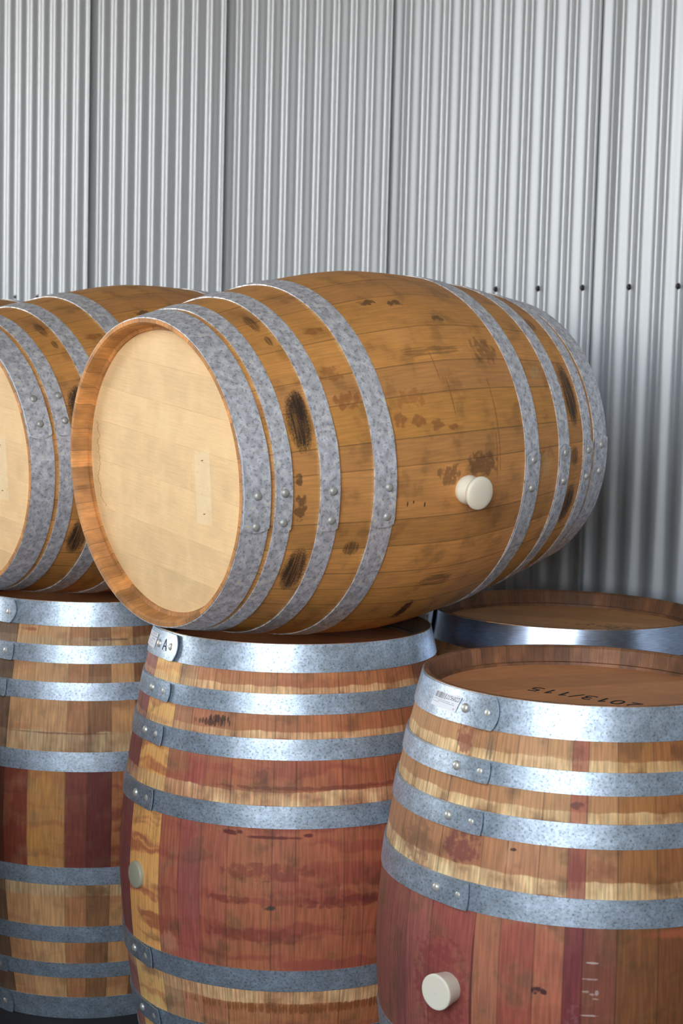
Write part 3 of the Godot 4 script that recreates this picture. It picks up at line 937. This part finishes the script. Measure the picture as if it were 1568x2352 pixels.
	m.lathe([Vector2(0.022, -0.014), Vector2(0.0255, 0.0), Vector2(0.0285, 0.006), Vector2(0.0280, 0.013), Vector2(0.0225, 0.022), Vector2(0.0235, 0.028), Vector2(0.0305, 0.033), Vector2(0.0325, 0.037), Vector2(0.0322, 0.041), Vector2(0.0290, 0.0445), Vector2(0.018, 0.0462), Vector2(0.0001, 0.0466)], 36, on(l, 0.470, -97.8), facing(l, 0.470, -97.8))
	put(m, "bung", rubber, main).set_meta("label", "white mushroom-shaped bung")

	var l0 := l.duplicate()
	l0.bilge = 0.364
	l0.hoops = [[0.001, 0.0521, -40.0, -80.0, -1.5, [-63.4, -74.0], 0.003], [0.0626, 0.0941, -40.0, -80.0, -1.0, [-63.8, -74.0], 0.006], [0.1499, 0.1873], [0.2597, 0.3051], [0.6449, 0.6903], [0.7627, 0.8001], [0.8559, 0.8874], [0.8979, 0.949]]
	barrel(l0, lying_at(Vector3(-0.5125, -0.2030, -4.0602), 0.8062, 0.0747, 0.95), "lying oak barrel resting on the far left upright barrel, pale face partly out of view")
	var l2 := l.duplicate()
	l2.bilge = 0.364
	l2.hoops = [[0.001, 0.0521], [0.0626, 0.0941], [0.1499, 0.1873], [0.2597, 0.3051], [0.6449, 0.6903], [0.7627, 0.8001], [0.8559, 0.8874], [0.8979, 0.949]]
	barrel(l2, lying_at(Vector3(-1.06, -0.222, -4.62), 0.80, 0.07, 0.95), "farthest lying barrel, only its brown top curve showing beyond the left lying barrel")


func lettering() -> SystemFont:
	var f := SystemFont.new()
	f.font_names = PackedStringArray(["Droid Sans"])
	return f


# The stencil on the right barrel's head, read from the far side
func write_on_head(parent: Node3D, t: Dictionary) -> void:
	var f := lettering()
	var base := Vector2(-0.185, -0.098).normalized()
	var start := Vector2(0.108, 0.066)
	var x := Vector3(base.x, 0, base.y)
	var y := Vector3(base.y, 0, -base.x)
	var at := 0.0
	for ch in "2013/115":
		var tm := TextMesh.new()
		tm.text = ch
		tm.font = f
		tm.font_size = 32
		tm.pixel_size = 0.00142
		tm.depth = 0.0006
		tm.horizontal_alignment = HORIZONTAL_ALIGNMENT_LEFT
		tm.vertical_alignment = VERTICAL_ALIGNMENT_BOTTOM
		var o := put_mesh(tm, "stencilled_letter", plain("stencil_ink", Color(0.05, 0.045, 0.045), 0.8), parent)
		var p := start + base * at
		o.transform = Transform3D(Basis(x, y, x.cross(y)), Vector3(p.x, t.length - 0.036 + 0.0004, p.y))
		at += 0.0285 if ch != "/" else 0.02


const DIGITS := {"2": [14, 17, 1, 2, 4, 8, 31], "1": [4, 12, 4, 4, 4, 4, 14], "5": [31, 16, 30, 1, 1, 17, 14], "6": [6, 8, 16, 30, 17, 17, 14], "0": [14, 17, 19, 21, 25, 17, 14], "3": [31, 2, 4, 2, 1, 17, 14]}


func sticker(parent: Node3D, t: Dictionary, s0: float, s1: float, a0: float, a1: float, bars: bool) -> void:
	var im := Image.create(256, 104, false, Image.FORMAT_RGB8)
	im.fill(Color(0.93, 0.94, 0.96))
	if bars:
		var x := 8
		rng.seed = 77
		while x < 118:
			var w := rng.randi_range(2, 6)
			im.fill_rect(Rect2i(x, 4, w, 40), Color(0.12, 0.12, 0.16))
			x += w + rng.randi_range(2, 6)
		x = 130
		for ch in "2156023":
			for r in 7:
				for q in 5:
					if (DIGITS[ch][r] >> (4 - q)) & 1:
						im.fill_rect(Rect2i(x + q * 3, 8 + r * 4, 3, 4), Color(0.22, 0.22, 0.26))
			x += 17
		for r in [52, 62, 72]:
			x = 8
			while x < (210 if r < 70 else 70):
				var w := rng.randi_range(4, 14)
				if rng.randf() < 0.8:
					im.fill_rect(Rect2i(x, r, w, 4), Color(0.62, 0.64, 0.68))
				x += w + 3
		im.fill_rect(Rect2i(226, 84, 8, 8), Color(0.75, 0.2, 0.25))
	else:
		rng.seed = 78
		for r in [8, 26, 44, 62, 80]:
			var x := 14
			while x < 230:
				var w := rng.randi_range(8, 26)
				if rng.randf() < 0.6:
					im.fill_rect(Rect2i(x, r, w, 8), Color(0.70, 0.72, 0.78))
				x += w + 8
	var mt := pictured("sticker_paper_%d" % int(bars), im, 0.5)
	var m := MB.new()
	var slant := 0.0006 if bars else 0.0
	for i in 2:
		for j in 9:
			var f := j / 8.0
			var deg := lerpf(a0, a1, f) + (0.9 if i == 0 else -0.9)
			var s: float = (s1 if i else s0) + slant * f
			m.vert(on(t, s, deg, 0.0062), facing(t, s, deg), Vector2(f, float(i)))
	for j in 8:
		m.quad(j, j + 1, j + 10, j + 9)
	put(m, "paper_label", mt, parent).set_meta("label", "small white barcode sticker")


# dim, illegible print on the back barrel's head
func blurred_print(im: Image) -> void:
	rng.seed = 5
	var n := im.get_width()
	for line in [[-0.015, -0.02, 0.16, 0.035, 0.035], [0.06, 0.015, 0.22, 0.03, 0.03], [-0.09, 0.10, 0.09, 0.0, 0.03]]:
		for k in 46:
			var f := rng.randf()
			var x: float = line[0] + (line[2] - line[0]) * f
			var z: float = line[1] + line[3] * f + rng.randf_range(-1, 1) * line[4] * 0.5
			var px := int((x / 0.58 + 0.5) * n)
			var py := int((z / 0.58 + 0.5) * n)
			for i in rng.randi_range(4, 12):
				for j in 3:
					if px + i < n and py + j < n:
						im.set_pixel(px + i, py + j, im.get_pixel(px + i, py + j).lerp(Color(0.14, 0.12, 0.10), 0.75))


# pale patch where a paper was stapled, rust drip and flecks on the lying barrel's face
func face_marks(im: Image) -> void:
	rng.seed = 15
	var n := im.get_width()
	var px := func(u: float) -> int: return int((-u / 0.56 + 0.5) * n)     # u: to the right as seen
	var py := func(v: float) -> int: return int((v / 0.56 + 0.5) * n)      # v: upwards
	for x in range(px.call(0.144), px.call(0.096)):
		for y in range(py.call(-0.09), py.call(0.046)):
			var k := 0.5 + 0.4 * (noise_blotch[y * n_w + x] / 255.0 - 0.5)
			im.set_pixel(x, y, im.get_pixel(x, y).lerp(Color(1.0, 0.91, 0.74), clampf(k + 0.1 + (-0.5 if noise_mid[y * n_w + x] < 70 else 0.0), 0.0, 0.7)))
	for q in [[0.118, 0.028], [0.118, -0.072]]:
		for k in 9:
			im.set_pixel(px.call(q[0]) - k, py.call(q[1]) + k / 4, Color(0.2, 0.18, 0.17))
			im.set_pixel(px.call(q[0]) - k, py.call(q[1]) + k / 4 + 1, Color(0.35, 0.3, 0.26))
	var u := -0.243
	for k in 170:
		var v := 0.085 - k * 0.0010
		u += rng.randf_range(-0.0022, 0.0022) + (0.0006 if k % 40 < 8 else -0.0001)
		u = clampf(u, -0.252, -0.222)
		var x: int = px.call(u)
		var y: int = py.call(v)
		for j in 2:
			im.set_pixel(x + j, y, im.get_pixel(x + j, y).lerp(Color(0.66, 0.40, 0.14), 0.75))
			im.set_pixel(x + j, y + 1, im.get_pixel(x + j, y + 1).lerp(Color(0.66, 0.40, 0.14), 0.5))
	for k in 26:
		var x: int = px.call(rng.randf_range(-0.17, 0.2))
		var y: int = py.call(rng.randf_range(0.05, 0.15))
		var w := 0.0
		for j in rng.randi_range(6, 42):
			w += rng.randf_range(-0.5, 0.5)
			im.set_pixel(x + int(w), y - j, im.get_pixel(x + int(w), y - j).lerp(Color(1.0, 0.92, 0.76), 0.6))
